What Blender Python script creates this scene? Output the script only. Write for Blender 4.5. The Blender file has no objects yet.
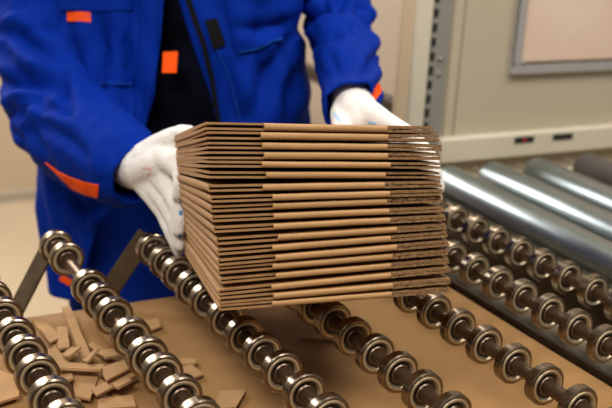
import bpy, bmesh, math, random
from mathutils import Vector, Matrix, noise
from mathutils.bvhtree import BVHTree
C = bpy.context.scene.collection
random.seed(7)
PI = math.pi

# ---------------------------------------------------------------- camera
# world: X runs across the conveyor, Y along its rods (away from us), Z up
CAMP = Vector((0, 0, 1.5))
RT = Vector((0.8832, -0.4654, 0.0560)); UP = Vector((0.0929, 0.2917, 0.9520)); FW = Vector((0.4600, 0.8354, -0.3010))
FW.normalize(); RT = (RT - FW * RT.dot(FW)).normalized(); UP = RT.cross(FW).normalized()
FPX = 1052.0
cam = bpy.data.cameras.new('camera'); co = bpy.data.objects.new('camera', cam); C.objects.link(co)
m = Matrix((RT, UP, -FW)).transposed().to_4x4(); m.translation = CAMP; co.matrix_world = m
cam.sensor_width = 36; cam.lens = FPX / 612 * 36; cam.clip_start = .05
cam.dof.use_dof = True; cam.dof.focus_distance = 1.27; cam.dof.aperture_fstop = 4.8
bpy.context.scene.camera = co

# ---------------------------------------------------------------- light
w = bpy.data.worlds.new('world'); bpy.context.scene.world = w; w.use_nodes = True
bg = w.node_tree.nodes['Background']; bg.inputs[0].default_value = (1.0, .93, .84, 1); bg.inputs[1].default_value = .20
def area(name, loc, target, sx, sy, power, col=(1, .93, .85)):
    l = bpy.data.lights.new(name, 'AREA'); l.shape = 'RECTANGLE'; l.size = sx; l.size_y = sy; l.energy = power; l.color = col
    o = bpy.data.objects.new(name, l); C.objects.link(o); o.location = loc
    o.rotation_euler = (Vector(target) - Vector(loc)).to_track_quat('-Z', 'Y').to_euler(); return o
area('ceiling_lamp', (-.9, .2, 3.3), (.7, 1.5, .9), 1.6, .8, 62)
area('ceiling_lamp_row', (1.7, .4, 3.4), (.8, 1.6, .9), 2.0, .5, 60)
area('hall_lamp', (2.2, 4.0, 3.6), (2.6, 5.5, .6), 2.5, 1.5, 120)
area('hall_lamp_row', (-.5, 4.3, 2.75), (.4, 1.2, .9), 1.9, .7, 100, (1, .97, .93))
vs = bpy.context.scene.view_settings
vs.view_transform = 'Standard'; vs.look = 'None'; vs.gamma = 1; vs.exposure = 0.0; vs.use_curve_mapping = False

# ---------------------------------------------------------------- helpers
def ray(x, y): return FW + RT * ((x - 306) / FPX) - UP * ((y - 204) / FPX)
def atd(x, y, t): return CAMP + ray(x, y) * t
def atz(x, y, z): d = ray(x, y); return CAMP + d * ((z - 1.5) / d.z)
def ats(x, y, s): d = ray(x, y); return CAMP + d * (s / d.y)

def mat(name, col, rough=.6, metal=0, noise_amt=0, noise_scale=20, bump=0, bump_scale=60, stretch=(1, 1, 1), col2=None, sheen=0, coat=0, spec=.5):
    m = bpy.data.materials.new(name); m.use_nodes = True; nt = m.node_tree; b = nt.nodes['Principled BSDF']
    b.inputs['Base Color'].default_value = (*col, 1); b.inputs['Roughness'].default_value = rough; b.inputs['Metallic'].default_value = metal
    b.inputs['Specular IOR Level'].default_value = spec
    if sheen: b.inputs['Sheen Weight'].default_value = sheen; b.inputs['Sheen Roughness'].default_value = .5
    if coat: b.inputs['Coat Weight'].default_value = coat
    if noise_amt or bump:
        tc = nt.nodes.new('ShaderNodeTexCoord'); mp = nt.nodes.new('ShaderNodeMapping'); nt.links.new(tc.outputs['Object'], mp.inputs[0])
        mp.inputs['Scale'].default_value = stretch
    if noise_amt:
        n = nt.nodes.new('ShaderNodeTexNoise'); n.inputs['Scale'].default_value = noise_scale; n.inputs['Detail'].default_value = 5
        nt.links.new(mp.outputs[0], n.inputs['Vector'])
        r = nt.nodes.new('ShaderNodeValToRGB'); r.color_ramp.elements[0].position = .3; r.color_ramp.elements[1].position = .7
        c2 = col2 or tuple(c * (1 - noise_amt) for c in col)
        r.color_ramp.elements[0].color = (*c2, 1); r.color_ramp.elements[1].color = (*col, 1)
        nt.links.new(n.outputs['Fac'], r.inputs[0]); nt.links.new(r.outputs[0], b.inputs['Base Color'])
    if bump:
        n = nt.nodes.new('ShaderNodeTexNoise'); n.inputs['Scale'].default_value = bump_scale; n.inputs['Detail'].default_value = 4
        nt.links.new(mp.outputs[0], n.inputs['Vector'])
        bp = nt.nodes.new('ShaderNodeBump'); bp.inputs['Strength'].default_value = bump; bp.inputs['Distance'].default_value = .004
        nt.links.new(n.outputs['Fac'], bp.inputs['Height']); nt.links.new(bp.outputs[0], b.inputs['Normal'])
    return m

M = dict(
    kraft=mat('kraft_board', (.40, .215, .085), .75, noise_amt=.2, noise_scale=25, bump=.15, bump_scale=300, stretch=(1, 4, 1)),
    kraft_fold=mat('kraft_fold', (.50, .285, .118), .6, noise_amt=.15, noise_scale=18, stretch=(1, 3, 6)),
    kraft_edge=mat('kraft_cut_edge', (.38, .21, .085), .9, noise_amt=.5, noise_scale=260, bump=.6, bump_scale=500, stretch=(1, 1, 2)),
    sheet=mat('kraft_sheet', (.37, .20, .068), .7, noise_amt=.14, noise_scale=7, bump=.1, bump_scale=200, stretch=(1, .35, 1)),
    scrap=mat('kraft_scrap', (.50, .29, .125), .8, noise_amt=.15, noise_scale=30),
    wheel=mat('wheel_steel', (.29, .235, .175), .25, 1, noise_amt=.2, noise_scale=60),
    ring=mat('bearing_ring', (.68, .57, .39), .42, .7, noise_amt=.15, noise_scale=90),
    dark=mat('bearing_seal', (.045, .035, .028), .45, .3),
    hub=mat('hub_steel', (.17, .125, .09), .38, .9),
    axle=mat('axle_steel', (.16, .105, .065), .38, .85, noise_amt=.3, noise_scale=80),
    bar=mat('bronzed_bar', (.075, .048, .022), .75, 0, spec=.15, noise_amt=.3, noise_scale=40),
    bolt=mat('bolt', (.45, .42, .38), .3, 1),
    beam=mat('dark_beam', (.045, .030, .020), .5, .3, noise_amt=.3, noise_scale=12),
    roller=mat('zinc_roller', (.36, .42, .43), .36, 1, noise_amt=.16, noise_scale=14, stretch=(1, 1, 1), bump=.05, bump_scale=90),
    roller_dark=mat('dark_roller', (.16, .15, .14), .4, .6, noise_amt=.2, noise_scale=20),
    cream=mat('cream_paint', (.50, .44, .32), .5, noise_amt=.05, noise_scale=3),
    cream_lt=mat('light_cream_paint', (.66, .61, .48), .45, noise_amt=.06, noise_scale=5),
    tan=mat('tan_panel', (.60, .46, .31), .6, noise_amt=.06, noise_scale=4),
    grey=mat('grey_metal', (.34, .33, .29), .45, .3, noise_amt=.1, noise_scale=10),
    alu=mat('aluminium', (.62, .61, .61), .4, .6),
    black=mat('black', (.012, .011, .012), .6),
    red=mat('red_plastic', (.55, .02, .02), .5),
    ply=mat('pink_ply', (.78, .62, .51), .5, noise_amt=.2, noise_scale=3, col2=(.68, .50, .38)),
    blue=mat('blue_workwear', (.0003, .023, .29), .8, noise_amt=.12, noise_scale=9, bump=.2, bump_scale=500, spec=.08),
    trousers=mat('trouser_cloth', (.0008, .020, .23), .9, noise_amt=.2, noise_scale=9, bump=.2, bump_scale=400, spec=.1),
    stitch=mat('blue_thread', (.008, .07, .38), .8, spec=.1),
    navy=mat('navy_shirt', (.003, .004, .011), .95, spec=.1, bump=.15, bump_scale=300),
    orange=mat('orange_tape', (.95, .10, .006), .7, spec=.1),
    velcro=mat('black_velcro', (.008, .008, .008), .95, spec=.08),
    glove=mat('white_knit', (.83, .81, .78), .95, noise_amt=.05, noise_scale=80, bump=.5, bump_scale=260),
    dots=mat('blue_dots', (.03, .22, .55), .5),
    print=mat('pink_print', (.85, .45, .50), .8),
    paleprint=mat('pale_blue_print', (.40, .60, .85), .8),
    cuff=mat('dark_knit', (.01, .012, .03), .95),
    skin=mat('skin', (.62, .36, .25), .55),
    hair=mat('brown_hair', (.05, .03, .02), .7, bump=.5, bump_scale=120),
    shoe=mat('black_shoe', (.02, .02, .02), .5),
    wall=mat('hall_wall', (.60, .49, .35), .85, noise_amt=.05, noise_scale=.8),
    floor=mat('hall_floor', (.47, .37, .25), .55, noise_amt=.08, noise_scale=1.5),
    pale=mat('pale_paint', (.84, .73, .63), .7, noise_amt=.05, noise_scale=1.5),
    trim=mat('grey_trim', (.42, .37, .30), .6),
    bluep=mat('blue_plastic', (.01, .02, .12), .5),
)

def build(name, verts, faces, m, parent=None, smooth=True, bevel=0, seg=2, autos=None):
    me = bpy.data.meshes.new(name); me.from_pydata([tuple(v) for v in verts], [], faces)
    bm = bmesh.new(); bm.from_mesh(me); bmesh.ops.remove_doubles(bm, verts=bm.verts, dist=1e-6)
    bmesh.ops.recalc_face_normals(bm, faces=bm.faces)
    bm.to_mesh(me); bm.free()
    if smooth:
        for p in me.polygons: p.use_smooth = True
        if autos is not None or bevel: me.set_sharp_from_angle(angle=math.radians(autos or 35))
    me.materials.append(m)
    o = bpy.data.objects.new(name, me); C.objects.link(o)
    if parent:  # vertices are given in world space: keep them there
        o.parent = parent; o.matrix_parent_inverse = Matrix.Translation(-root_loc(parent))
    if bevel:
        b = o.modifiers.new('bevel', 'BEVEL'); b.width = bevel; b.segments = seg; b.limit_method = 'ANGLE'
    return o
def root_loc(o):
    if o.parent is None: return o.location.copy()
    return root_loc(o.parent) + o.matrix_parent_inverse.translation + o.location
def tag(o, label=None, cat=None, group=None, kind=None):
    if label: o['label'] = label
    if cat: o['category'] = cat
    if group: o['group'] = group
    if kind: o['kind'] = kind
    return o
def thing(name, label, cat, loc, group=None):
    o = bpy.data.objects.new(name, None); o.empty_display_size = .05; C.objects.link(o); o.location = loc
    return tag(o, label, cat, group)
class MB:
    def __init__(s): s.v = []; s.f = []
    def add(s, v, f):
        k = len(s.v); s.v += [Vector(q) for q in v]; s.f += [tuple(i + k for i in q) for q in f]; return s
    def box(s, a, b):
        x0, y0, z0 = a; x1, y1, z1 = b
        return s.add([(x0,y0,z0),(x1,y0,z0),(x1,y1,z0),(x0,y1,z0),(x0,y0,z1),(x1,y0,z1),(x1,y1,z1),(x0,y1,z1)],
                     [(0,3,2,1),(4,5,6,7),(0,1,5,4),(1,2,6,5),(2,3,7,6),(3,0,4,7)])
    def hexa(s, p):  # 4 bottom, 4 top
        return s.add(p, [(0,3,2,1),(4,5,6,7),(0,1,5,4),(1,2,6,5),(2,3,7,6),(3,0,4,7)])
    def bar(s, a, b, wd, th, side):
        a = Vector(a); b = Vector(b); d = (b - a).normalized(); u = Vector(side).normalized(); u = (u - d * u.dot(d)).normalized(); n = d.cross(u)
        p = [q + u * (i * wd / 2) + n * (j * th / 2) for q in (a, b) for i, j in ((-1,-1),(1,-1),(1,1),(-1,1))]
        return s.add(p, [(0,3,2,1),(4,5,6,7),(0,1,5,4),(1,2,6,5),(2,3,7,6),(3,0,4,7)])
    def lathe(s, prof, origin, axis=(0, 1, 0), n=32, closed=True):
        ax = Vector(axis).normalized(); u = ax.orthogonal().normalized(); v = ax.cross(u); o = Vector(origin); vs_ = []; fs = []
        for (h, r) in prof:
            for i in range(n):
                a = 2 * PI * i / n; vs_.append(o + ax * h + (u * math.cos(a) + v * math.sin(a)) * max(r, 1e-5))
        L = len(prof)
        for j in range(L - 1 if not closed else L):
            j2 = (j + 1) % L
            for i in range(n): fs.append((j*n+i, j*n+(i+1)%n, j2*n+(i+1)%n, j2*n+i))
        return s.add(vs_, fs)
    def cyl(s, a, b, r, n=24):
        a = Vector(a); b = Vector(b); L = (b - a).length
        return s.lathe([(0, 0), (0, r), (L, r), (L, 0)], a, b - a, n, closed=False)
    def capsule(s, a, b, r1, r2, n=14, rings=5):
        a = Vector(a); b = Vector(b); L = (b - a).length; pr = []
        for k in range(rings + 1):
            t = -PI/2 + PI/2 * k / rings; pr.append((r1 * math.sin(t), r1 * math.cos(t)))
        for k in range(rings + 1):
            t = PI/2 * k / rings; pr.append((L + r2 * math.sin(t), r2 * math.cos(t)))
        return s.lathe(pr, a, (b - a) if L > 1e-6 else (0, 0, 1), n, closed=False)
    def build(s, name, m, parent=None, **k): return build(name, s.v, s.f, m, parent, **k)

# ---------------------------------------------------------------- room
def struct(o): o['kind'] = 'structure'; return o
struct(MB().box((-4, -3, -.1), (8, 6.6, 0)).build('floor', M['floor'], smooth=False))
struct(MB().box((-4, 4.62, 0), (8, 4.72, 3.8)).build('wall_back', M['wall'], smooth=False))
struct(MB().box((-4, 4.60, 0), (8, 4.62, .045)).build('baseboard_back', M['trim'], smooth=False))

# ---------------------------------------------------------------- machine cabinet behind the rollers
cab = thing('machine_cabinet', 'cream painted machine cabinet with a framed window, behind the steel rollers', 'machine', (1.9, 1.95, 0))
Y0 = 1.80
MB().box((1.345, Y0, .02), (2.9, 2.02, 2.2)).build('body', M['cream'], cab, bevel=.004)
MB().box((1.316, Y0 - .004, .02), (1.340, Y0 + .10, 2.2)).build('corner_strip', M['cream'], cab, bevel=.003)
MB().box((1.262, Y0 - .004, .02), (1.308, Y0 + .016, 2.2)).build('grey_upright', M['grey'], cab, bevel=.002)
for k in range(26):
    z = .72 + .030 * k
    MB().box((1.2625, Y0 - .0062, z), (1.2720, Y0 - .0035, z + .017)).build('slot', M['black'], cab, smooth=False)
for z in (1.110, 1.142):
    MB().cyl((1.287, Y0 - .003, z), (1.287, Y0 - .009, z), .004, 12).build('screw', M['bolt'], cab)
MB().box((1.216, Y0 - .008, .02), (1.260, Y0 + .012, 2.2)).build('light_post', M['cream_lt'], cab, bevel=.006)
MB().box((1.186, Y0 - .004, .02), (1.216, Y0 + .006, 2.2)).build('tan_post', M['tan'], cab, bevel=.002)
MB().box((1.309, Y0 + .03, .02), (1.3155, Y0 + .10, 2.2)).build('shadow_gap', M['grey'], cab, smooth=False)
r = MB(); r.box((1.300, Y0 - .022, .917), (2.9, Y0 + .002, .972)); rail = r.build('front_rail', M['cream_lt'], cab, bevel=.004)
for x0, x1, m_ in ((1.497, 1.552, 'red'), (1.607, 1.665, 'bar')):
    yy = Y0 - .0225
    v = MB(); v.box((x0, yy - .0012, .9495), (x1, yy, .9635)); s_ = v.build('slot', M['black'], rail, bevel=.0005)
    MB().box((x0 + .024, yy - .002, .953), (x0 + .031, yy - .001, .960)).build('button', M[m_], cab, smooth=False)
# window
wn = MB(); z0 = 1.103; x0 = 1.476; fw = .021
wn.box((x0, Y0 - .014, z0), (2.5, Y0 + .004, z0 + fw)).box((x0, Y0 - .014, z0 + fw), (x0 + fw, Y0 + .004, 1.75)).box((x0, Y0 - .014, 1.75), (2.5, Y0 + .004, 1.768)).box((2.482, Y0 - .014, z0 + fw), (2.5, Y0 + .004, 1.75))
wf = wn.build('window_frame', M['alu'], cab, bevel=.003)
MB().box((x0 + fw, Y0 - .004, z0 + fw), (2.482, Y0 + .0, 1.75)).build('window_panel', M['ply'], wf, smooth=False)
sl = MB(); sl.box((x0 + fw, Y0 - .008, z0 + fw), (2.482, Y0 - .003, z0 + fw + .005)).box((x0 + fw, Y0 - .008, z0 + fw), (x0 + fw + .004, Y0 - .003, 1.75))
sl.build('window_seal', M['bar'], wf, smooth=False)
MB().cyl((x0 + .028, Y0 - .014, z0 + .025), (x0 + .028, Y0 - .004, z0 + .025), .006, 12).build('latch', M['grey'], wf)

# pale block added to give the lighter part of the wall, and low rail behind the worker
pc_ = thing('pale_wall_block', 'tall pale beige block added as the lighter part of the wall behind the worker', 'added wall block', (2.6, 3.9, 0))
xl = ats(250, 60, 3.7).x
MB().box((xl, 3.70, .06), (xl + 2.2, 4.25, 2.6)).build('body', M['pale'], pc_, bevel=.006)
MB().box((xl + .03, 3.74, 0), (xl + 2.17, 4.22, .06)).build('plinth', M['trim'], pc_, bevel=.003)
MB().box((xl + 1.095, 3.694, .1), (xl + 1.105, 3.702, 2.55)).build('front_strip', M['trim'], pc_, smooth=False)
lp = thing('guard_rail', 'dark grey guard rail running away behind the worker, right of the sleeve', 'rail', (1.75, 2.9, 0))
a = ats(386, 95, 2.6)
MB().box((a.x - .02, 2.2, a.z - .045), (a.x + .02, 3.5, a.z)).build('rail', M['beam'], lp, bevel=.008)
for y in (2.25, 3.45): MB().box((a.x - .02, y - .02, 0), (a.x + .02, y + .02, a.z - .045)).build('post', M['cream_lt'], lp, bevel=.003)

# ---------------------------------------------------------------- steel roller conveyor (right)
RR = .034; ZC = .925
TOPS = [((447, 163), (612, 242)), ((489, 158), (612, 213)), ((541, 155), (612, 190)), ((590, 153), (612, 165))]
def roller_line(k, R=RR):
    (ax_, ay_), (bx_, by_) = TOPS[k]
    f = atz(ax_, ay_, ZC + R * .9); n = atz(bx_, by_, ZC + R * .9); d = n - f; d.z = 0; d.normalize()
    out = []
    for (px, py) in ((ax_, ay_), (bx_, by_)):
        v = ray(px, py).normalized(); nn = v.cross(d).normalized()
        if nn.z < 0: nn = -nn
        out.append(atz(px, py, ZC + R * nn.z) - nn * R)
    return out
L0 = roller_line(0); L1 = roller_line(1); L2 = roller_line(2)
dirn = ((L0[1] - L0[0]).normalized() + (L1[1] - L1[0]).normalized()).normalized(); dirn.z = 0
labels = ['shiny steel conveyor roller nearest the wheel rods', 'blue-grey steel roller, second from the wheel rods', 'blue-grey steel roller, third from the wheel rods', 'dark roller at the far right edge']
for k in range(5):
    if k == 4: break
    a_ = roller_line(k); p_ = a_[0].lerp(a_[1], .5 if k < 3 else 0); d = dirn
    c0 = p_ + d * ((1.64 - p_.y) / d.y); c0.z = ZC
    t = thing('conveyor_roller', (labels + ['dark roller beyond the right edge'])[k], 'roller', c0, 'steel rollers of the right conveyor')
    c1 = c0 + d * .66
    L = (c1 - c0).length; ax_ = c1 - c0
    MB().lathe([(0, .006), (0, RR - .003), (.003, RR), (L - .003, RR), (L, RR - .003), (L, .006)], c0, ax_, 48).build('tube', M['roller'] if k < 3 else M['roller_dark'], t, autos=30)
    MB().cyl(c0 - d * .06, c1 + d * .03, .006, 12).build('axle', M['bolt'], t, autos=30)
rc = thing('roller_conveyor_frame', 'cream side channels carrying the steel rollers', 'conveyor frame', (1.3, 1.0, 0))
MB().box((1.16, 1.70, .86), (2.4, 1.712, .905)).build('far_channel', M['cream_lt'], rc, bevel=.003)
a0 = roller_line(0)[0]; fr = Vector((a0.x - .05 + dirn.x * (1.70 - a0.y) / dirn.y, 1.70, 0))
e0 = fr + dirn * .74
mb = MB(); mb.hexa([(fr.x-.008, fr.y, .83), (fr.x+.008, fr.y, .83), (e0.x+.008, e0.y, .83), (e0.x-.008, e0.y, .83), (fr.x-.008, fr.y, .905), (fr.x+.008, fr.y, .905), (e0.x+.008, e0.y, .905), (e0.x-.008, e0.y, .905)])
mb.build('side_channel', M['bar'], rc, bevel=.002)
for (x, y) in ((fr.x + .01, 1.66), (e0.x + .012, e0.y + .04), (2.2, 1.66), (2.0, e0.y + .04)):
    MB().box((x - .02, y - .02, 0), (x + .02, y + .02, .86)).build('leg', M['cream'], rc, bevel=.003)
MB().box((e0.x, e0.y - .01, .84), (2.2, e0.y + .01, .90)).build('near_channel', M['cream_lt'], rc, bevel=.003)

# ---------------------------------------------------------------- skate wheel rods
ZR = .9268
tbl = thing('conveyor_table', 'dark metal frame under the skate wheel rods', 'conveyor frame', (.6, 1.1, 0))
MB().box((-.15, .38, .800), (1.03, 1.50, .822)).build('shelf', M['beam'], tbl, bevel=.002)
MB().box((1.012, .40, .822), (1.020, 1.47, .862)).build('side_rail', M['beam'], tbl, bevel=.002)
MB().box((.955, .40, .850), (.985, 1.45, .880)).build('edge_channel', M['beam'], tbl, bevel=.003) if False else None
MB().box((1.032, .40, .838), (1.052, 1.52, .880)).build('painted_rail', M['cream_lt'], tbl, bevel=.002)
for x in (-.1, .98):
    for y in (.42, 1.46): MB().box((x - .02, y - .02, 0), (x + .02, y + .02, .80)).build('leg', M['beam'], tbl, bevel=.003)
MB().box((-.15, .36, .80), (1.16, .40, .95)).build('near_crossbar', M['beam'], tbl, bevel=.003)

sheet = MB()
N = 24
vv = []; ff = []
for i in range(N + 1):
    for j in range(N + 1):
        x = -.12 + 1.128 * i / N; y = .42 + 1.07 * j / N
        z = .8275 + .0012 * noise.noise(Vector((x * 5, y * 5, 0)))
        if x > .965: z += (x - .965) * .55
        vv.append((x, y, z))
for i in range(N):
    for j in range(N):
        k = i * (N + 1) + j; ff.append((k, k + N + 1, k + N + 2, k + 1))
sh = build('cardboard_sheet', vv, ff, M['sheet'], None)
tag(sh, 'large brown cardboard sheet lining the shelf under the wheel rods', 'cardboard')
s_ = sh.modifiers.new('solid', 'SOLIDIFY'); s_.thickness = .003; s_.offset = -1

R_OUT = .0260; HW = .0068
def wheel_meshes():
    h = HW
    tire = MB().lathe([(-h+.0012, .0205), (-h, .0218), (-h-.0002, .0244), (-h+.0014, R_OUT), (h-.0014, R_OUT), (h+.0002, .0244), (h, .0218), (h-.0012, .0205)], (0,0,0), (0,1,0), 44)
    ring = MB().lathe([(-h+.0030, .0158), (-h+.0010, .0170), (-h-.0012, .0186), (-h-.0012, .0210), (-h+.0010, .0217), (h-.0010, .0217), (h+.0012, .0210), (h+.0012, .0186), (h-.0010, .0170), (h-.0030, .0158)], (0,0,0), (0,1,0), 44)
    seal = MB().lathe([(-h+.0030, .0100), (-h+.0030, .0163), (h-.0030, .0163), (h-.0030, .0100)], (0,0,0), (0,1,0), 32)
    hub = MB().lathe([(-h-.0010, .0086), (-h-.0010, .0116), (-h+.0006, .0128), (h-.0006, .0128), (h+.0010, .0116), (h+.0010, .0086)], (0,0,0), (0,1,0), 32)
    return tire, ring, seal, hub
proto = None
def wheel(parent, loc):
    global proto
    off = Vector(loc) - root_loc(parent)
    if proto is None:
        t, r_, s2, hb = wheel_meshes()
        w_ = t.build('skate_wheel', M['wheel'], None, autos=25); r1 = r_.build('bearing_ring', M['ring'], None, autos=25)
        s1 = s2.build('bearing_seal', M['dark'], None, autos=25); h1 = hb.build('hub', M['hub'], None, autos=25)
        proto = (w_, [r1, s1, h1])
        w_.parent = parent; w_.location = off
        for c in proto[1]: c.parent = w_
        h1['label'] = 'brownish steel hub'
        return w_
    w_ = proto[0].copy(); C.objects.link(w_); w_.parent = parent; w_.location = off
    w_.rotation_euler = (0, random.uniform(0, 6), 0)
    for c in proto[1]:
        d = c.copy(); C.objects.link(d); d.parent = w_
    return w_
RODS = [
 (.267, [1.48, 1.42, 1.345, 1.284, 1.217, 1.162, 1.105, 1.045], 1.565, 'leftmost rod of skate wheels, cut off by the left edge of the photo'),
 (.401, [1.518, 1.462, 1.344, 1.289, 1.237, 1.167, 1.106, 1.057, .998], 1.545, 'rod of skate wheels crossing the cardboard scraps, its far end before the hanging blue jacket'),
 (.536, [1.459, 1.402, 1.351, 1.293, 1.242, 1.177, 1.119, 1.066, 1.011, .953], 1.500, 'rod of skate wheels running under the left corner of the box stack'),
 (.668, [1.46, 1.40, 1.34, 1.28, 1.228, 1.172, 1.120, 1.066, 1.011, .957, .904], 1.50, 'rod of skate wheels emerging below the middle of the box stack'),
 (.818, [1.40, 1.34, 1.28, 1.22, 1.158, 1.098, 1.041, .983, .924, .864, .805], 1.50, 'rod of skate wheels emerging below the right corner of the box stack'),
 (.972, [1.39, 1.33, 1.271, 1.212, 1.153, 1.097, 1.039, .982, .926], 1.50, 'second rod of skate wheels from the steel rollers'),
 (1.091, [1.50, 1.428, 1.369, 1.310, 1.251, 1.193, 1.135, 1.077], 1.57, 'rod of skate wheels right beside the steel rollers'),
]
for x, ys, yend, lab in RODS:
    t = thing('skate_wheel_rod', lab, 'conveyor rod', (x, .4, ZR), 'rods of skate wheels')
    ys = list(ys)
    while ys[-1] > .50: ys.append(ys[-1] - .057)
    MB().cyl((x, .385, ZR), (x, yend, ZR), .0092, 20).build('axle', M['axle'], t, autos=30)
    for y in ys: wheel(t, (x, y, ZR))
    ye = yend
    if x < .6:
        b_ = MB(); b_.bar((x + .006, ye + .002, ZR + .010), (x - .078, min(ye - .012, 1.485), .832), .031, .005, (1, 0, .9)); b_.build('support_bar', M['bar'], t, bevel=.001)
    else:
        b_ = MB(); b_.bar((x, ye - .02, ZR + .004), (x, ye - .05, .800 if x < 1.02 else .80), .022, .005, (1, 0, 0)); b_.build('support_bar', M['bar'], t, bevel=.001)
    MB().cyl((x, ye - .004, ZR), (x, ye + .010, ZR), .0125, 6).build('end_nut', M['bar'], t, autos=30)

# ---------------------------------------------------------------- cardboard scraps on the sheet
SCR = [
 ([(62,309),(70,308),(92,360),(83,364)], 2, 'long narrow cardboard strip lying lengthwise, its tip at the back edge of the sheet', .004),
 ([(57,329),(67,329),(70,352),(58,353)], 1, 'short pale cardboard strip standing straight beside the long narrow strip', .006),
 ([(32,322),(42,318),(66,345),(54,351)], 0, 'slanting cardboard strip at the back left corner of the scrap pile', .003),
 ([(70,322),(76,318),(86,350),(78,354)], 0, 'thin cardboard strip half under the right side of the long narrow strip', .003),
 ([(57,364),(104,368),(101,377),(58,374)], 3, 'cardboard strip lying crosswise in the middle of the scrap pile', .010),
 ([(100,370),(129,360),(136,368),(107,383)], 4, 'four-sided flat cardboard chip at the right of the scrap pile', .004),
 ([(91,391),(137,368),(144,374),(97,398)], 2, 'long cardboard strip slanting across the front of the scrap pile', .003),
 ([(74,376),(99,377),(90,402),(73,398)], 1, 'wide cardboard piece at the front of the scrap pile, next to the leftmost wheels', .003),
 ([(62,356),(72,350),(82,354),(70,362)], 3, 'small curled cardboard flake left of the long strip tip', .010),
 ([(88,347),(92,344),(112,356),(106,361)], 1, 'small wedge of cardboard right of the long strip', .004),
 ([(-12,368),(20,380),(19,399),(-10,408)], 1, 'cardboard piece between the first two rods at the left edge of the photo', .004),
 ([(98,401),(132,397),(136,409),(98,412)], 0, 'cardboard piece cut by the bottom edge of the photo', .003),
 ([(144,323),(158,320),(161,329),(149,333)], 0, 'tiny cardboard chip behind the second rod, apart from the pile', .004),
 ([(180,360),(196,361),(196,366),(181,367)], 0, 'tiny cardboard sliver in the open middle of the sheet', .003),
 ([(180,369),(192,366),(203,377),(190,382)], 0, 'small cardboard chip just in front of the tiny sliver', .003),
 ([(220,393),(246,392),(236,410),(212,412)], 0, 'cardboard chip at the bottom edge beside the third rod', .004),
 ([(44,353),(56,349),(70,366),(46,368)], 1, 'pale cardboard offcut beside the wheels of the leftmost rod', .003),
 ([(98,379),(112,388),(104,392),(92,384)], 0, 'narrow dark cardboard splinter under the slanting long strip', .002),
 ([(300,336),(336,339),(335,342),(301,339)], 0, 'thin cardboard splinter on the shaded sheet below the stack', .004),
 ([(150,356),(160,360),(157,366),(147,362)], 0, 'cardboard crumb under the second rod', .004),
 ([(98,330),(104,326),(118,343),(111,347)], 0, 'small dark cardboard splinter left of the second rod near the back', .004),
 ([(20,345),(34,338),(44,352),(30,360)], 0, 'cardboard scrap behind the wheels of the leftmost rod', .006),
 ([(104,352),(122,350),(124,357),(106,360)], 2, 'short flat cardboard strip touching the wheels of the second rod', .004),
 ([(48,380),(72,376),(74,384),(50,392)], 2, 'cardboard strip wedged between the leftmost wheels and the wide piece', .008),
 ([(84,362),(96,352),(100,356),(90,367)], 4, 'little cardboard tongue standing on the crosswise strip', .012),
 ([(112,386),(128,380),(132,385),(118,392)], 3, 'cardboard offcut lying on the slanting long strip', .005),
 ([(50,402),(80,400),(82,412),(48,414)], 0, 'cardboard flap at the bottom edge beside the leftmost wheels', .004),
 ([(40,330),(46,327),(58,341),(50,345)], 2, 'short cardboard chip on the slanting back strip', .003),
]
for pts, lay, lab, lift in SCR:
    zb = .8302 + lay * .0034
    top = []; c = [atz(px, py, zb) for px, py in pts]
    ups = [0, lift * .5, lift, lift * .3] if lift > .003 else [0, 0, .001, 0]
    n = 7; V = []; Fc = []
    for i in range(n + 1):
        for j in range(3):
            u = i / n; v = j / 2
            p = (c[0] * (1-v) + c[1] * v) * (1-u) + (c[3] * (1-v) + c[2] * v) * u
            z = p.z + lift * (u * u * .6 + .2 * v) * (.4 if lift < .005 else 1)
            jit = .0009 * noise.noise(Vector((px_ := p.x * 90, p.y * 90, lay)))
            V.append(Vector((p.x + jit, p.y + jit, z)))
    for i in range(n):
        for j in range(2): k = i * 3 + j; Fc.append((k, k + 1, k + 4, k + 3))
    o = build('cardboard_scrap', V, Fc, M['scrap'], None, smooth=False)
    q = o.modifiers.new('solid', 'SOLIDIFY'); q.thickness = .0034; q.offset = 1
    tag(o, lab, 'cardboard scrap', 'cardboard scraps on the sheet')

# ---------------------------------------------------------------- the stack of flattened boxes
O = Vector((.475, 1.055, 1.001)); SX = Vector((.278, -.072, .008)).normalized()
SD = Vector((.080, .322, -.052)); SD = (SD - SX * SD.dot(SX)).normalized(); SU = SX.cross(SD).normalized()
W_ = .290; DEP = .335
YC = [302.5, 295, 286, 275.5, 265.5, 257, 247, 237, 226, 216, 206, 197, 187, 175, 164.5, 155.5, 146, 136, 127]
YR = [290.5, 282, 271, 262, 253, 244, 235, 227, 218, 209.5, 199.5, 192.3, 184, 175.3, 165.6, 156.4, 147.8, 138, 129.8]
LX = [220, 220, 219, 221, 219, 218.5, 218, 217, 214, 212.5, 211.5, 211, 209, 208.5, 208, 208, 208, 207, 205.5]
RX = [449, 450, 450, 449, 448, 448, 447, 446, 445, 443, 442, 442, 441, 440, 440, 440, 442, 439, 434]
def SP(x, y, h): return O + SX * (x - .002 * y) + SD * y + SU * h
def proj(p):
    q = p - CAMP; z = q.dot(FW); return 306 + FPX * q.dot(RT) / z, 204 - FPX * q.dot(UP) / z
def solve(f, target, a, b):
    for _ in range(40):
        c = (a + b) / 2
        if (f(c) - target) * (f(a) - target) <= 0: b = c
        else: a = c
    return (a + b) / 2
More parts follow.
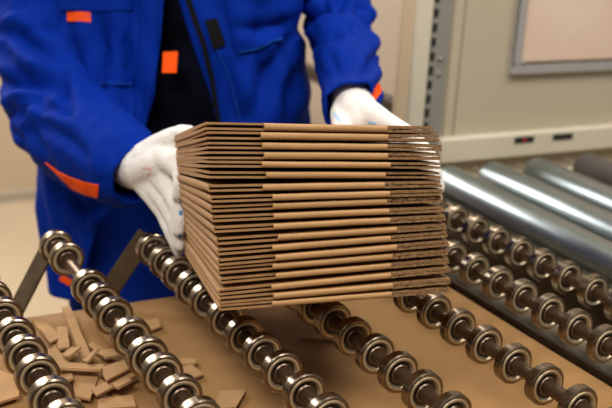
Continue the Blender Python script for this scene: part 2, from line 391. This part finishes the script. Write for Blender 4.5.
def slab(x0, x1, y0, y1, zf, ny=8, nx=1, jag=0, seed=0):
    V = []; Fc = []
    for i in range(nx + 1):
        for j in range(ny + 1):
            x = x0 + (x1 - x0) * i / nx; y = y0 + (y1 - y0) * j / ny
            if j == 0 and jag: y -= jag * (noise.noise(Vector((x * 210, seed * 7.3, 0))) + .2)
            a, b = zf(y, x); V.append(SP(x, y, a)); V.append(SP(x, y, b))
    st = 2 * (ny + 1)
    def idx(i, j, k): return i * st + j * 2 + k
    for i in range(nx):
        for j in range(ny):
            Fc.append((idx(i,j,0), idx(i,j+1,0), idx(i+1,j+1,0), idx(i+1,j,0)))
            Fc.append((idx(i,j,1), idx(i+1,j,1), idx(i+1,j+1,1), idx(i,j+1,1)))
    for j in range(ny):
        for i in (0, nx): Fc.append((idx(i,j,0), idx(i,j,1), idx(i,j+1,1), idx(i,j+1,0)))
    for i in range(nx):
        for j in (0, ny): Fc.append((idx(i,j,0), idx(i+1,j,0), idx(i+1,j,1), idx(i,j,1)))
    return V, Fc
words = ['bottom', 'second', 'third', 'fourth', 'fifth', 'sixth', 'seventh', 'eighth', 'ninth', 'middle']
NB = len(YC)
for i in range(NB):
    hA = solve(lambda q: proj(SP(.076, 0, q))[1], YC[i], -.05, .35); hB = solve(lambda q: proj(SP(.265, 0, q))[1], YR[i], -.05, .35)
    slope = (hB - hA) / .189; hc = hA - .076 * slope
    hb = .0036 + (hc - .0045) * .785
    fold = i < 13
    f = i / (NB - 1)
    dx = solve(lambda q: proj(SP(q, 0, hc))[0], LX[i], -.1, .1)
    wR = solve(lambda q: proj(SP(q, 0, hc + slope * q))[0], RX[i], .2, .4)
    half_f = random.uniform(.0033, .0037) + (.0004 if i >= 15 else 0); half_b = .0046
    rnd = random.uniform(-.5, .5)
    open_ = random.uniform(.0012, .0026) * (.7 if fold else 1.1)
    def mid(y, x=0):
        t = max(0, min(1, y / DEP)); s = min(1, t * 1.12) if False else t
        g = min(1, t / .45) ** .8; P = .01165 * (1 - .215 * t) * (1 - .10 * (x - .076) / .19 * (1 - t))
        return hc + slope * x + (hb - hc - slope * x) * s, half_f + (P / 2 - half_f) * g, g
    th = .0026; ex = random.uniform(.0003, .0010)
    def low(y, x):
        c, h, s = mid(y, x); lo = c - h - ex * (1 - s); return lo, lo + th + (h - th - .0002) * s
    def upp(y, x):
        c, h, s = mid(y, x); z = c + h - .0003 + ex * (1 - s); return z - th - (h - th - .0005) * s, z
    if i < 9: lab = '%s flattened cardboard box from the bottom of the stack' % words[i] if i else 'bottom flattened cardboard box of the stack, nearest the wheels'
    elif i == 9: lab = 'middle flattened cardboard box of the stack, nine above and nine below'
    elif i == NB - 1: lab = 'topmost flattened cardboard box of the stack, under the gloved hand'
    else: lab = '%s flattened cardboard box from the top of the stack' % words[NB - 1 - i]
    t = thing('flattened_box', lab, 'cardboard box', SP(dx, 0, hc - half_f), 'stack of flattened boxes held by the worker')
    yj = random.uniform(-.0015, .0015)
    xm0 = dx + .0655 + random.uniform(-.003, .004) + (.004 if 6 < i < 12 else 0); xm1 = .205 + random.uniform(-.004, .004) + (.008 if i < 8 else 0)
    V, Fc = slab(dx, wR - .002, yj + .0005, DEP, low); build('lower_panel', V, Fc, M['kraft'], t, smooth=False)
    V, Fc = slab(dx + random.uniform(0, .002), wR - .002, yj + .001, DEP, upp); build('upper_panel', V, Fc, M['kraft'], t, smooth=False)
    # folded flap: thick rounded bar along the front
    V = []; Fc = []; nx = 10; na = 8
    for a in range(nx + 1):
        x = xm0 + (xm1 - xm0) * a / nx; c, h, _ = mid(0, x); wob = .0004 * noise.noise(Vector((x * 22, i * 3.1, 0)))
        for b in range(na + 1):
            ang = -PI/2 + PI * b / na
            V.append(SP(x, yj - .0012 - .0022 * math.cos(ang) + (.004 if b in (0, na) else 0) , c + wob + (h + .0001) * math.sin(ang)))
    for a in range(nx):
        for b in range(na): k = a * (na + 1) + b; Fc.append((k, k + 1, k + na + 2, k + na + 1))
    Fc.append(tuple(range(na + 1))); Fc.append(tuple(nx * (na + 1) + q for q in range(na + 1)))
    build('folded_flap', V, Fc, M['kraft_fold'], t, autos=50)
    # ragged corrugated edges on the right
    tr_x = .0007 if fold else (.0009 if i >= 15 else 0)
    def lowr(y, x):
        c, h, s = mid(y, x); k = .0006 * noise.noise(Vector((x * 160, i, 1))) ; return c - h - .0001 , c - h + th - .0002 + k + tr_x
    def uppr(y, x):
        c, h, s = mid(y, x); k = .0006 * noise.noise(Vector((x * 160, i, 5))); return c + h - th + .0002 + k - tr_x, c + h + .0001
    V, Fc = slab(xm1, wR, yj - .0018, .022, lowr, ny=2, nx=46, jag=.0022, seed=i); build('cut_edge', V, Fc, M['kraft_edge'], t, smooth=False)
    V, Fc = slab(xm1, wR - .001, yj - .0014, .022, uppr, ny=2, nx=46, jag=.0022, seed=i + 50); build('cut_edge', V, Fc, M['kraft_edge'], t, smooth=False)
    if fold:   # closed crease down the left side
        V = []; Fc = []; ny = 8; na = 6
        for a in range(ny + 1):
            y = .001 + yj + (DEP - .002) * a / ny; c, h, _ = mid(y, dx)
            for b in range(na + 1):
                ang = -PI/2 + PI * b / na
                V.append(SP(dx + .0008 - .0030 * math.cos(ang), y, c + (h + .0002) * math.sin(ang)))
        for a in range(ny):
            for b in range(na): k = a * (na + 1) + b; Fc.append((k, k + 1, k + na + 2, k + na + 1))
        Fc.append(tuple(range(na + 1))); Fc.append(tuple(ny * (na + 1) + q for q in range(na + 1)))
        build('side_crease', V, Fc, M['kraft'], t, autos=50)

# ---------------------------------------------------------------- the worker
PC = Vector((.72, 1.85, 0)); PR = Vector((.8847, -.4662, 0)).normalized(); PF = Vector((-.4662, -.8847, 0)).normalized()
def PL(a, b, z): return PC + PR * a + PF * b + Vector((0, 0, z))
wk = thing('person', 'person in a blue work jacket and white gloves lifting a stack of flattened boxes', 'person', PC)

def remesh(o, vox, sm=6, disp=0):
    r_ = o.modifiers.new('remesh', 'REMESH'); r_.mode = 'VOXEL'; r_.voxel_size = vox; r_.use_smooth_shade = True
    s_ = o.modifiers.new('smooth', 'SMOOTH'); s_.iterations = sm; s_.factor = .5
# joints
shL = atd(30, -75, 2.0); elL = atd(56, 120, 1.87); wrL = atd(139, 176, 1.68)
shR = atd(312, -80, 2.0); elR = atd(342, 32, 1.95); wrR_ = atd(352, 110, 1.635)
b = MB()
for s in (-1, 1):
    hip = PL(.095 * s, -.02, .90); kn = PL(.115 * s, .03, .49); an = PL(.125 * s, -.03, .10)
    b.capsule(hip, kn, .078, .052); b.capsule(kn, an, .050, .036); b.capsule(an, PL(.14 * s, .12, .05), .034, .030)
b.capsule(PL(-.08, -.02, .93), PL(.08, -.02, .93), .095, .095); b.capsule(PL(0, -.02, .95), PL(0, -.01, 1.22), .105, .115)
b.capsule(PL(-.09, -.01, 1.28), PL(.09, -.01, 1.28), .10, .10); b.capsule(PL(-.13, -.01, 1.41), PL(.13, -.01, 1.41), .055, .055)
b.capsule(PL(0, 0, 1.42), PL(0, .02, 1.55), .058, .054)
b.capsule(PL(0, .015, 1.66), PL(0, .03, 1.69), .078, .080); b.capsule(PL(0, .04, 1.60), PL(0, .07, 1.585), .055, .035)
b.capsule(PL(0, .10, 1.645), PL(0, .117, 1.625), .010, .014)
for s in (-1, 1): b.capsule(PL(.078 * s, .01, 1.63), PL(.08 * s, .005, 1.665), .010, .014)
b.capsule(PL(-.15, 0, 1.40), shL + Vector((0, 0, -.02)), .05, .05); b.capsule(shL, elL, .048, .040); b.capsule(elL, wrL, .038, .026)
b.capsule(PL(.15, 0, 1.40), shR + Vector((0, 0, -.02)), .05, .05); b.capsule(shR, elR, .048, .040); b.capsule(elR, wrR_, .038, .026)
body = b.build('body', M['skin'], wk); remesh(body, .009, 8)
h = MB(); h.capsule(PL(0, -.005, 1.70), PL(0, .005, 1.715), .088, .088); h.capsule(PL(0, -.03, 1.62), PL(0, -.03, 1.68), .075, .085)
hair = h.build('hair', M['hair'], wk); remesh(hair, .008, 4)
for s in (-1, 1): MB().capsule(PL(.032 * s, .100, 1.655), PL(.032 * s, .101, 1.655), .011, .011).build('eye', M['glove'], wk)

# trousers
tr = MB()
for s in (-1, 1):
    hip = PL(.088 * s, 0, .86); kn = PL(.105 * s, .04, .46); an = PL(.13 * s, -.02, .10)
    tr.capsule(hip, kn, .122, .090); tr.capsule(PL(.05 * s, 0, .80), PL(.075 * s, .02, .60), .10, .085); tr.capsule(kn, an, .084, .075)
tr.capsule(PL(-.09, 0, .92), PL(.09, 0, .92), .118, .118); tr.capsule(PL(-.06, 0, 1.0), PL(.06, 0, 1.0), .11, .11)
trousers = tr.build('trousers', M['trousers'], wk); remesh(trousers, .012, 6)
for s in (-1, 1):
    sh_ = MB(); sh_.capsule(PL(.13 * s, -.06, .05), PL(.15 * s, .14, .045), .047, .042); so = sh_.build('shoe', M['shoe'], wk); remesh(so, .008, 4)
# shirt
st_ = MB(); st_.capsule(PL(-.09, 0, .98), PL(.09, 0, .98), .125, .125); st_.capsule(PL(-.085, .0, 1.12), PL(.085, .0, 1.12), .128, .128)
st_.capsule(PL(-.085, .005, 1.27), PL(.085, .005, 1.27), .120, .120); st_.capsule(PL(-.10, 0, 1.39), PL(.10, 0, 1.39), .075, .075); st_.capsule(PL(0, 0, 1.42), PL(0, 0, 1.47), .07, .064)
shirt = st_.build('shirt', M['navy'], wk); remesh(shirt, .012, 6)

# soft creases pressed into the cloth, given across the front of the worker (a, z) as run, depth, width
def pla(p): q = p - PC; return q.dot(PR), q.z
def crease_set(rows, t):
    out = []
    for pts, dep, wid in rows:
        c = [pla(atd(x, y, t)) for x, y in pts]
        out.append((c, dep, wid))
    return out
def crease_disp(cs, a, z):
    k = 0
    for c, dep, wid in cs:
        best = 9; tt = 0; n = len(c) - 1
        for i, (p, q_) in enumerate(zip(c, c[1:])):
            vx, vz = q_[0] - p[0], q_[1] - p[1]; L = vx * vx + vz * vz
            u = max(0, min(1, ((a - p[0]) * vx + (z - p[1]) * vz) / L)); ex, ez = a - p[0] - vx * u, z - p[1] - vz * u
            d = math.hypot(ex, ez)
            if d < best: best = d; tt = (i + u) / n; sg = 1 if vx * ez - vz * ex > 0 else -1
        if best < wid * 5:
            env = .35 + .65 * math.sin(PI * min(1, max(0, tt)))
            k -= dep * env * math.exp(-(best / wid) ** 2)
            k += dep * .55 * env * math.exp(-((best - wid * 2.2) / (wid * 1.3)) ** 2)
    return k
CR_T = crease_set([
 ([(72, 18), (75, 45), (82, 84)], .012, .010), ([(104, 14), (108, 50), (104, 90)], .010, .009), ([(88, 98), (108, 122), (128, 140)], .018, .016),
 ([(112, 128), (124, 108), (132, 84)], .012, .010), ([(262, -10), (256, 40), (262, 110)], .010, .012), ([(292, 36), (270, 70), (252, 118)], .016, .014),
 ([(294, 60), (284, 90), (280, 120)], .012, .010), ([(228, 60), (236, 118)], .008, .008), ([(128, -10), (126, 60), (120, 120)], .008, .007), ([(288, 20), (262, 28), (240, 24)], .010, .010),
 ([(60, 200), (80, 228), (92, 262)], .012, .014), ([(120, 205), (100, 240), (96, 270)], .016, .012), ([(48, 190), (52, 225), (58, 255)], .008, .010), ([(104, 212), (82, 216), (62, 208)], .012, .012)], 1.86)
CR_L = crease_set([
 ([(-6, 84), (25, 79), (50, 83), (66, 88)], .020, .011), ([(50, 73), (72, 80), (86, 95)], .018, .009), ([(20, 99), (40, 92), (64, 88)], .012, .006),
 ([(10, 117), (22, 106), (45, 97), (62, 93)], .015, .007), ([(26, 114), (42, 103)], .011, .006), ([(52, 97), (84, 98)], .011, .006), ([(-6, 36), (14, 31), (40, 45), (64, 64)], .015, .010),
 ([(4, 48), (20, 65), (45, 76), (68, 76)], .012, .010), ([(18, 122), (30, 132), (34, 150)], .008, .007), ([(60, 110), (90, 118), (108, 130)], .006, .008), ([(44, 118), (60, 135), (66, 160)], .006, .010), ([(100, 150), (108, 172), (108, 196)], .004, .006)], 1.84)
CR_R = crease_set([
 ([(292, 32), (310, 28), (335, 14), (346, 2)], .015, .009), ([(312, 52), (325, 38), (347, 30)], .012, .007), ([(298, 42), (318, 22), (330, -4)], .012, .009),
 ([(360, 16), (372, 30), (384, 42)], .012, .006), ([(318, 66), (332, 54), (356, 50)], .008, .007), ([(384, 58), (366, 54), (350, 60)], .010, .006), ([(330, 84), (350, 72), (374, 76)], .005, .006), ([(384, 76), (372, 70)], .009, .005)], 1.80)
# jacket body: an open shell from the left front edge round the back to the right front edge
def interp(tab, z):
    if z <= tab[0][0]: return tab[0][1:]
    for p, q in zip(tab, tab[1:]):
        if z <= q[0]:
            t = (z - p[0]) / (q[0] - p[0]); return tuple(a + (b_ - a) * t for a, b_ in zip(p[1:], q[1:]))
    return tab[-1][1:]
TAB = [(.70, .225, .165), (.78, .238, .165), (.86, .252, .165), (.98, .255, .165), (1.10, .242, .163), (1.22, .226, .158), (1.32, .235, .150), (1.40, .205, .125), (1.455, .14, .100), (1.49, .085, .085)]
EDGE = [(.70, -.16, .15), (.85, -.118, .140), (1.0, -.045, .112), (1.12, -.016, .080), (1.22, -.008, .042), (1.30, -.004, .014), (1.49, -.004, .004)]   # a of left and right front edges
def jacket_pt(u, z):
    hw, hd = interp(TAB, z); el, er = interp(EDGE, z)
    pw = 2.6
    def ang_for(a):
        s = max(-.999, min(.999, a / hw)); return math.copysign(math.asin(abs(s) ** (pw / 2)), s)
    tl = -ang_for(el); tr_ = ang_for(er)   # angle from front
    a0 = -tl; a1 = -(2 * PI - tr_)
    th = a0 + (a1 - a0) * u     # goes front-left -> left -> back -> right -> front-right
    sx = math.sin(th); cx = math.cos(th)
    a = hw * math.copysign(abs(sx) ** (2 / pw), sx); bb = hd * math.copysign(abs(cx) ** (2 / pw), cx)
    p = PL(a, bb, z); nrm = (PR * (sx / hw) + PF * (cx / hd)).normalized()
    k = .022 * noise.noise(Vector((a * 9, bb * 9, z * 2.6))) + .014 * noise.noise(Vector((a * 22 + z * 6, bb * 20, z * 7 + 3)))
    k += .012 * abs(noise.noise(Vector((a * 13 + 5 + z * 3, bb * 13, z * 4))))
    # pull folds running down from the armpits
    for sgn in (-1, 1):
        dd = (a - sgn * .20); k += .006 * math.sin((z - 1.25) * 60 - abs(dd) * 55) * math.exp(-(dd * dd) / .006 - ((z - 1.15) ** 2) / .02) * (1 if cx > 0 else 0)
    if cx > -.2: k += crease_disp(CR_T, a, z)
    if cx > 0 and z < 1.0: k += .012 * (1.0 - z) / .3 * math.sin(a * 60) * .5
    return p + nrm * k
NU, NZ = 190, 130
V = []; Fc = []
for j in range(NZ + 1):
    z = .70 + (1.49 - .70) * j / NZ
    for i in range(NU + 1): V.append(jacket_pt(i / NU, z))
for j in range(NZ):
    for i in range(NU): k = j * (NU + 1) + i; Fc.append((k, k + 1, k + NU + 2, k + NU + 1))
jk = build('jacket', V, Fc, M['blue'], wk)
q = jk.modifiers.new('solid', 'SOLIDIFY'); q.thickness = .004; q.offset = -1

# sleeves
def bez(p0, p1, p2, t): return p0 * ((1-t) ** 2) + p1 * (2 * t * (1-t)) + p2 * (t * t)
def sleeve(name, sh0, el, wr, rad, seed, creases, CR):
    # path through shoulder, elbow, wrist with a rounded elbow
    pts = []
    n1 = 70
    A = sh0.lerp(el, .68); B = el.lerp(wr, .30)
    def path(t):
        if t < .42: return sh0.lerp(A, t / .42)
        if t < .62: return bez(A, el, B, (t - .42) / .2)
        return B.lerp(wr, (t - .62) / .38)
    def frame(t):
        d = (path(min(1, t + .03)) - path(max(0, t - .03))).normalized()
        u = (RT - d * RT.dot(d)).normalized(); v = d.cross(u).normalized(); return d, u, v
    def pt(t, a):
        c = path(t); d, u, v = frame(t); r_ = interp(rad, t)[0]
        n = u * math.cos(a) + v * math.sin(a)
        k = 0
        for (tc, ac, wid, amp, fr, sk) in creases:
            da = (a - ac + PI) % (2 * PI) - PI
            ph = (t - tc) * fr + sk * da + 1.2 * noise.noise(Vector((t * 6, a * 1.2, seed)))
            wv = (1 - abs(math.sin(ph))) ** 1.5
            k -= 1.4 * amp * wv * math.exp(-((t - tc) / wid) ** 2) * math.exp(-(da / 1.3) ** 2)
        k += .006 * noise.noise(Vector((math.cos(a) * 1.6 + seed, math.sin(a) * 1.6, t * 7))) + .003 * noise.noise(Vector((math.cos(a) * 4 + seed, math.sin(a) * 4, t * 22)))
        if n.dot(FW) < .25:
            pa, pz = pla(c + n * r_); k += crease_disp(CR, pa, pz) * min(1, (.25 - n.dot(FW)) * 2.5)
        return c + n * (r_ + k)
    NT, NA = 190, 110
    V = []; Fc = []
    for i in range(NT + 1):
        for j in range(NA): V.append(pt(i / NT, 2 * PI * j / NA))
    for i in range(NT):
        for j in range(NA): Fc.append((i*NA+j, i*NA+(j+1)%NA, (i+1)*NA+(j+1)%NA, (i+1)*NA+j))
    # turned-in cuff
    for kk, (sc, back) in enumerate(((.90, 0.0), (.84, .02), (.80, .06))):
        k0 = len(V)
        c = path(1 - back); 
        for j in range(NA):
            p = pt(1, 2 * PI * j / NA) - path(1); V.append(c + p * sc)
        prev = k0 - NA
        for j in range(NA): Fc.append((prev+j, prev+(j+1)%NA, k0+(j+1)%NA, k0+j))
    return build(name, V, Fc, M['blue'], wk), pt
slL, ptL = sleeve('sleeve', shL, elL, wrL, [(0, .096), (.3, .094), (.5, .090), (.7, .084), (.86, .074), (.95, .066), (1, .052)], 3.3,
    [(.50, -.3, .15, .017, 40, 1.2), (.40, .8, .10, .012, 34, -.8), (.56, -1.6, .12, .010, 44, .9), (.2, -1.5, .12, .010, 30, 1.4), (.8, -1.2, .08, .004, 50, 1.0)], CR_L)
slR, ptR = sleeve('sleeve', shR, elR, wrR_, [(0, .086), (.3, .076), (.48, .066), (.6, .059), (.72, .052), (.88, .048), (1, .045)], 9.1,
    [(.45, 3.0, .16, .016, 40, 1.1), (.30, 1.8, .14, .013, 34, -1.0), (.55, .2, .10, .010, 44, .9), (.7, -1.6, .15, .006, 36, .8)], CR_R)

yk = MB()
for sgn, sj, ej in ((-1, shL, elL), (1, shR, elR)):
    yk.capsule(PL(.07 * sgn, 0, 1.40), PL(.14 * sgn, 0, 1.405), .075, .085); yk.capsule(PL(.14 * sgn, 0, 1.40), sj + Vector((0, 0, .0)), .085, .090); yk.capsule(sj, sj.lerp(ej, .12), .090, .086)
yoke = yk.build('shoulder_yoke', M['blue'], wk); remesh(yoke, .009, 10)

# gloves
def glove(name, wrist, cuff, chains, m_):
    g = MB()
    for ch in chains:
        for (p, r1), (q_, r2) in zip(ch, ch[1:]): g.capsule(p, q_, r1, r2, 16, 5)
    o = g.build(name, m_, wk); remesh(o, .0030, 5); return o
A_ = atd
def CH(*l): return [(A_(x, y, t), r_) for x, y, t, r_ in l]
gl = glove('glove', None, None, [
    CH((119,158,1.76,.037), (133,166,1.70,.038), (146,170,1.65,.034), (161,164,1.60,.028)),
    CH((151,160,1.64,.032), (167,158,1.59,.024), (174,164,1.565,.018), (181,172,1.545,.0135), (181.5,184,1.535,.012), (178,195,1.54,.010)),
    CH((147,172,1.66,.030), (163,176,1.605,.024), (171,190,1.575,.0165), (177.5,206,1.555,.0135), (179.5,220,1.55,.0118), (179,231,1.55,.0095)),
    CH((147,176,1.66,.028), (160,190,1.61,.021), (168,205,1.585,.0155), (175,222,1.57,.0128), (179,237,1.565,.0110), (179.5,246,1.565,.0092)),
    CH((145,178,1.66,.026), (154,196,1.62,.017), (164,213,1.60,.0130), (171,232,1.585,.0112), (176,245,1.58,.0095), (178,252,1.58,.0080)),
    CH((146,162,1.67,.032), (161,150,1.62,.027), (173,141,1.59,.0215), (182,134,1.575,.0150), (189,132,1.575,.0110)),
], M['glove'])
grv = glove('glove', None, None, [
    CH((352,94,1.685,.027), (353,102,1.66,.034), (358,112,1.62,.032), (365,122,1.60,.026)),
    CH((353,104,1.66,.026), (368,113,1.60,.022), (388,123,1.55,.0150), (414,138,1.485,.0125), (431,160,1.44,.0115), (435,176,1.43,.0100)),
    CH((355,102,1.66,.026), (370,116,1.61,.022), (386,132,1.56,.0145), (416,150,1.50,.012), (435,174,1.46,.0112), (438,188,1.45,.0100)),
    CH((353,104,1.66,.024), (366,124,1.62,.018), (384,146,1.57,.013), (414,166,1.515,.0115), (434,188,1.475,.0108), (436,199,1.465,.0095)),
    CH((350,104,1.66,.022), (360,130,1.63,.016), (380,158,1.58,.012), (410,180,1.53,.0105), (430,197,1.50,.0100), (432,206,1.49,.0090)),
    CH((350,104,1.66,.026), (344,114,1.63,.022), (342,124,1.60,.0165), (341,136,1.575,.0125), (344,144,1.56,.0105)),
], M['glove'])

# ---- patches sewn or printed on cloth, laid on the surface they belong to
bpy.context.view_layer.update()
dg = bpy.context.evaluated_depsgraph_get()
def bvh(o):
    e = o.evaluated_get(dg); me = e.to_mesh(); mw = o.matrix_world
    t = BVHTree.FromPolygons([mw @ v.co for v in me.vertices], [tuple(p.vertices) for p in me.polygons]); e.to_mesh_clear(); return t
TR = {k.name + str(n): bvh(k) for n, k in enumerate((jk, slL, slR, gl, grv, trousers))}
TREES = dict(jk=bvh(jk), slL=bvh(slL), slR=bvh(slR), gl=bvh(gl), gr=bvh(grv), tr=bvh(trousers))
def patch(name, tree, poly, m_, parent, th=.002, nx=8, ny=6, lift=.0012):
    """poly: list of two edges [[a...],[b...]] of equal length, in photo pixels; the strip between them is laid on the surface"""
    ea, eb = poly; V = []; n = len(ea); last = None; hits = []
    grid = []
    for i in range(n):
        row = []
        for j in range(ny + 1):
            x = ea[i][0] + (eb[i][0] - ea[i][0]) * j / ny; y = ea[i][1] + (eb[i][1] - ea[i][1]) * j / ny
            d = ray(x, y).normalized(); p, nm, _, dist = TREES[tree].ray_cast(CAMP, d)
            if p is None: row.append(None); continue
            if nm.dot(d) > 0: nm = -nm
            row.append((p, nm))
        grid.append(row)
    ds = sorted((g[0] - CAMP).length for r_ in grid for g in r_ if g)
    if not ds: return None
    md = ds[len(ds) // 2]
    for r_ in grid:
        for k, g in enumerate(r_):
            if g is None or abs((g[0] - CAMP).length - md) > .09: r_[k] = None
    idx = {}; top = []; bot = []
    for i in range(n):
        for j in range(ny + 1):
            if grid[i][j]:
                p, nm = grid[i][j]; idx[i, j] = len(top); top.append(p + nm * (lift + th)); bot.append(p + nm * (lift - .0015))
    K = len(top); Fc = []; edges = {}
    for i in range(n - 1):
        for j in range(ny):
            q4 = [(i, j), (i+1, j), (i+1, j+1), (i, j+1)]
            if all(q_ in idx for q_ in q4):
                f_ = [idx[q_] for q_ in q4]; Fc.append(tuple(f_)); Fc.append(tuple(k + K for k in reversed(f_)))
                for a, b_ in zip(f_, f_[1:] + f_[:1]): edges[a, b_] = 1
    for (a, b_) in list(edges):
        if (b_, a) not in edges: Fc.append((b_, a, a + K, b_ + K))
    return build(name, top + bot, Fc, m_, parent, autos=40)
def lin(p, q_, n): return [(p[0] + (q_[0] - p[0]) * i / n, p[1] + (q_[1] - p[1]) * i / n) for i in range(n + 1)]
def poly(pts, n):
    out = []
    for p, q_ in zip(pts, pts[1:]): out += lin(p, q_, n)[:-1]
    return out + [pts[-1]]
def strip(pts, wd, n=6):
    c = poly(pts, n); a = []; b_ = []
    for i, p in enumerate(c):
        q0 = c[max(0, i - 1)]; q1 = c[min(len(c) - 1, i + 1)]; dx = q1[0] - q0[0]; dy = q1[1] - q0[1]; L = math.hypot(dx, dy) or 1
        nx, ny = -dy / L * wd / 2, dx / L * wd / 2; a.append((p[0] + nx, p[1] + ny)); b_.append((p[0] - nx, p[1] - ny))
    return a, b_
fl = patch('pocket_flap', 'jk', (lin((56, -20), (134, -20), 16), lin((59, 10), (133, 10), 16)), M['blue'], jk, th=.005)
patch('orange_tag', 'jk', (lin((68.5, 12), (91, 12), 6), lin((68.5, 21.5), (91, 22), 6)), M['orange'], jk, th=.003)['label'] = 'orange tag under the pocket flap'
pk = patch('chest_pocket', 'jk', (lin((76, 8), (130, 8), 14), lin((86, 86), (134, 86), 14)), M['blue'], jk, th=.0028, ny=22)
patch('seam', 'jk', strip([(105, 22), (106, 60), (108, 84)], 2.2), M['blue'], jk, th=.0045, ny=2)
patch('stitching', 'jk', strip([(88, 82), (110, 84), (133, 83)], .8), M['stitch'], jk, th=.0048, ny=1)
patch('placket', 'jk', (poly([(144, -10), (141, 60), (134, 120), (128, 150)], 9), poly([(160, -10), (157, 60), (148, 120), (142, 150)], 9)), M['blue'], jk, th=.004)
hp = TREES['jk'].ray_cast(CAMP, ray(156, 62).normalized())[0]; tt = (hp - CAMP).dot(FW)
q8 = [atd(x, y, tt - .004 + dz) for dz in (.003, 0) for x, y in ((163, 52), (178, 51.5), (176.5, 73), (162, 73))]
MB().hexa(q8).build('orange_tag', M['orange'], jk, bevel=.0005)
patch('zipper', 'jk', strip([(184, -14), (192, 10), (203, 42), (212, 80), (218, 122)], 5.0, 8), M['velcro'], jk, th=.003, ny=3)['label'] = 'black zipper tape'
patch('facing', 'jk', (poly([(173, -10), (184, 30), (200, 80), (212, 124)], 8), poly([(181, -10), (190, 18), (205, 70), (213, 124)], 8)), M['blue'], jk, th=.005)
patch('hook_tape', 'jk', (lin((205, 20), (216, 18), 5), lin((213, 49), (225, 45), 5)), M['velcro'], jk, th=.003, ny=8)['label'] = 'black rectangle of hook tape'
patch('chest_pocket', 'jk', (lin((226, -10), (276, -10), 12), lin((236, 52), (282, 40), 12)), M['blue'], jk, th=.0028, ny=18)
patch('stitching', 'jk', strip([(238, 52), (262, 47), (280, 38)], .8), M['stitch'], jk, th=.0045, ny=1)
patch('stitching', 'jk', strip([(218, 50), (232, 85), (240, 118)], .7), M['stitch'], jk, th=.001, ny=1)
o_ = patch('orange_trim', 'slL', (poly([(46, 162), (58, 171), (70, 177), (85, 182), (99, 185)], 5), poly([(47, 163), (58, 174), (72, 188), (86, 194), (98, 197)], 5)), M['orange'], slL, th=.0015)
o_ = patch('orange_trim', 'slR', (poly([(381, 78), (377, 84), (370, 98)], 6), poly([(382, 82), (380, 94), (374, 102)], 6)), M['orange'], slR, th=.0015)
patch('orange_trim', 'jk', strip([(61, 277), (72, 283)], 6, 4), M['orange'], jk)
for x, y in ((180.5, 213), (180, 236), (181.5, 203)):
    patch('grip_dot', 'gl', strip([(x, y - 2.2), (x, y + 2.2)], 3.0, 4), M['dots'], gl, th=.0004, lift=.0002)
patch('pink_print', 'gl', strip([(143, 168), (152, 169)], 1.6, 5), M['print'], gl, th=.0002, lift=.0004)
patch('pink_print', 'gl', strip([(147, 174), (151, 173)], 1.6, 5), M['print'], gl, th=.0002, lift=.0004)
patch('blue_print', 'gr', strip([(334, 113), (341, 122)], 3, 6), M['paleprint'], grv, th=.0002, lift=.0004)
patch('blue_print', 'gr', strip([(369, 122), (376, 124)], 3, 6), M['paleprint'], grv, th=.0002, lift=.0004)
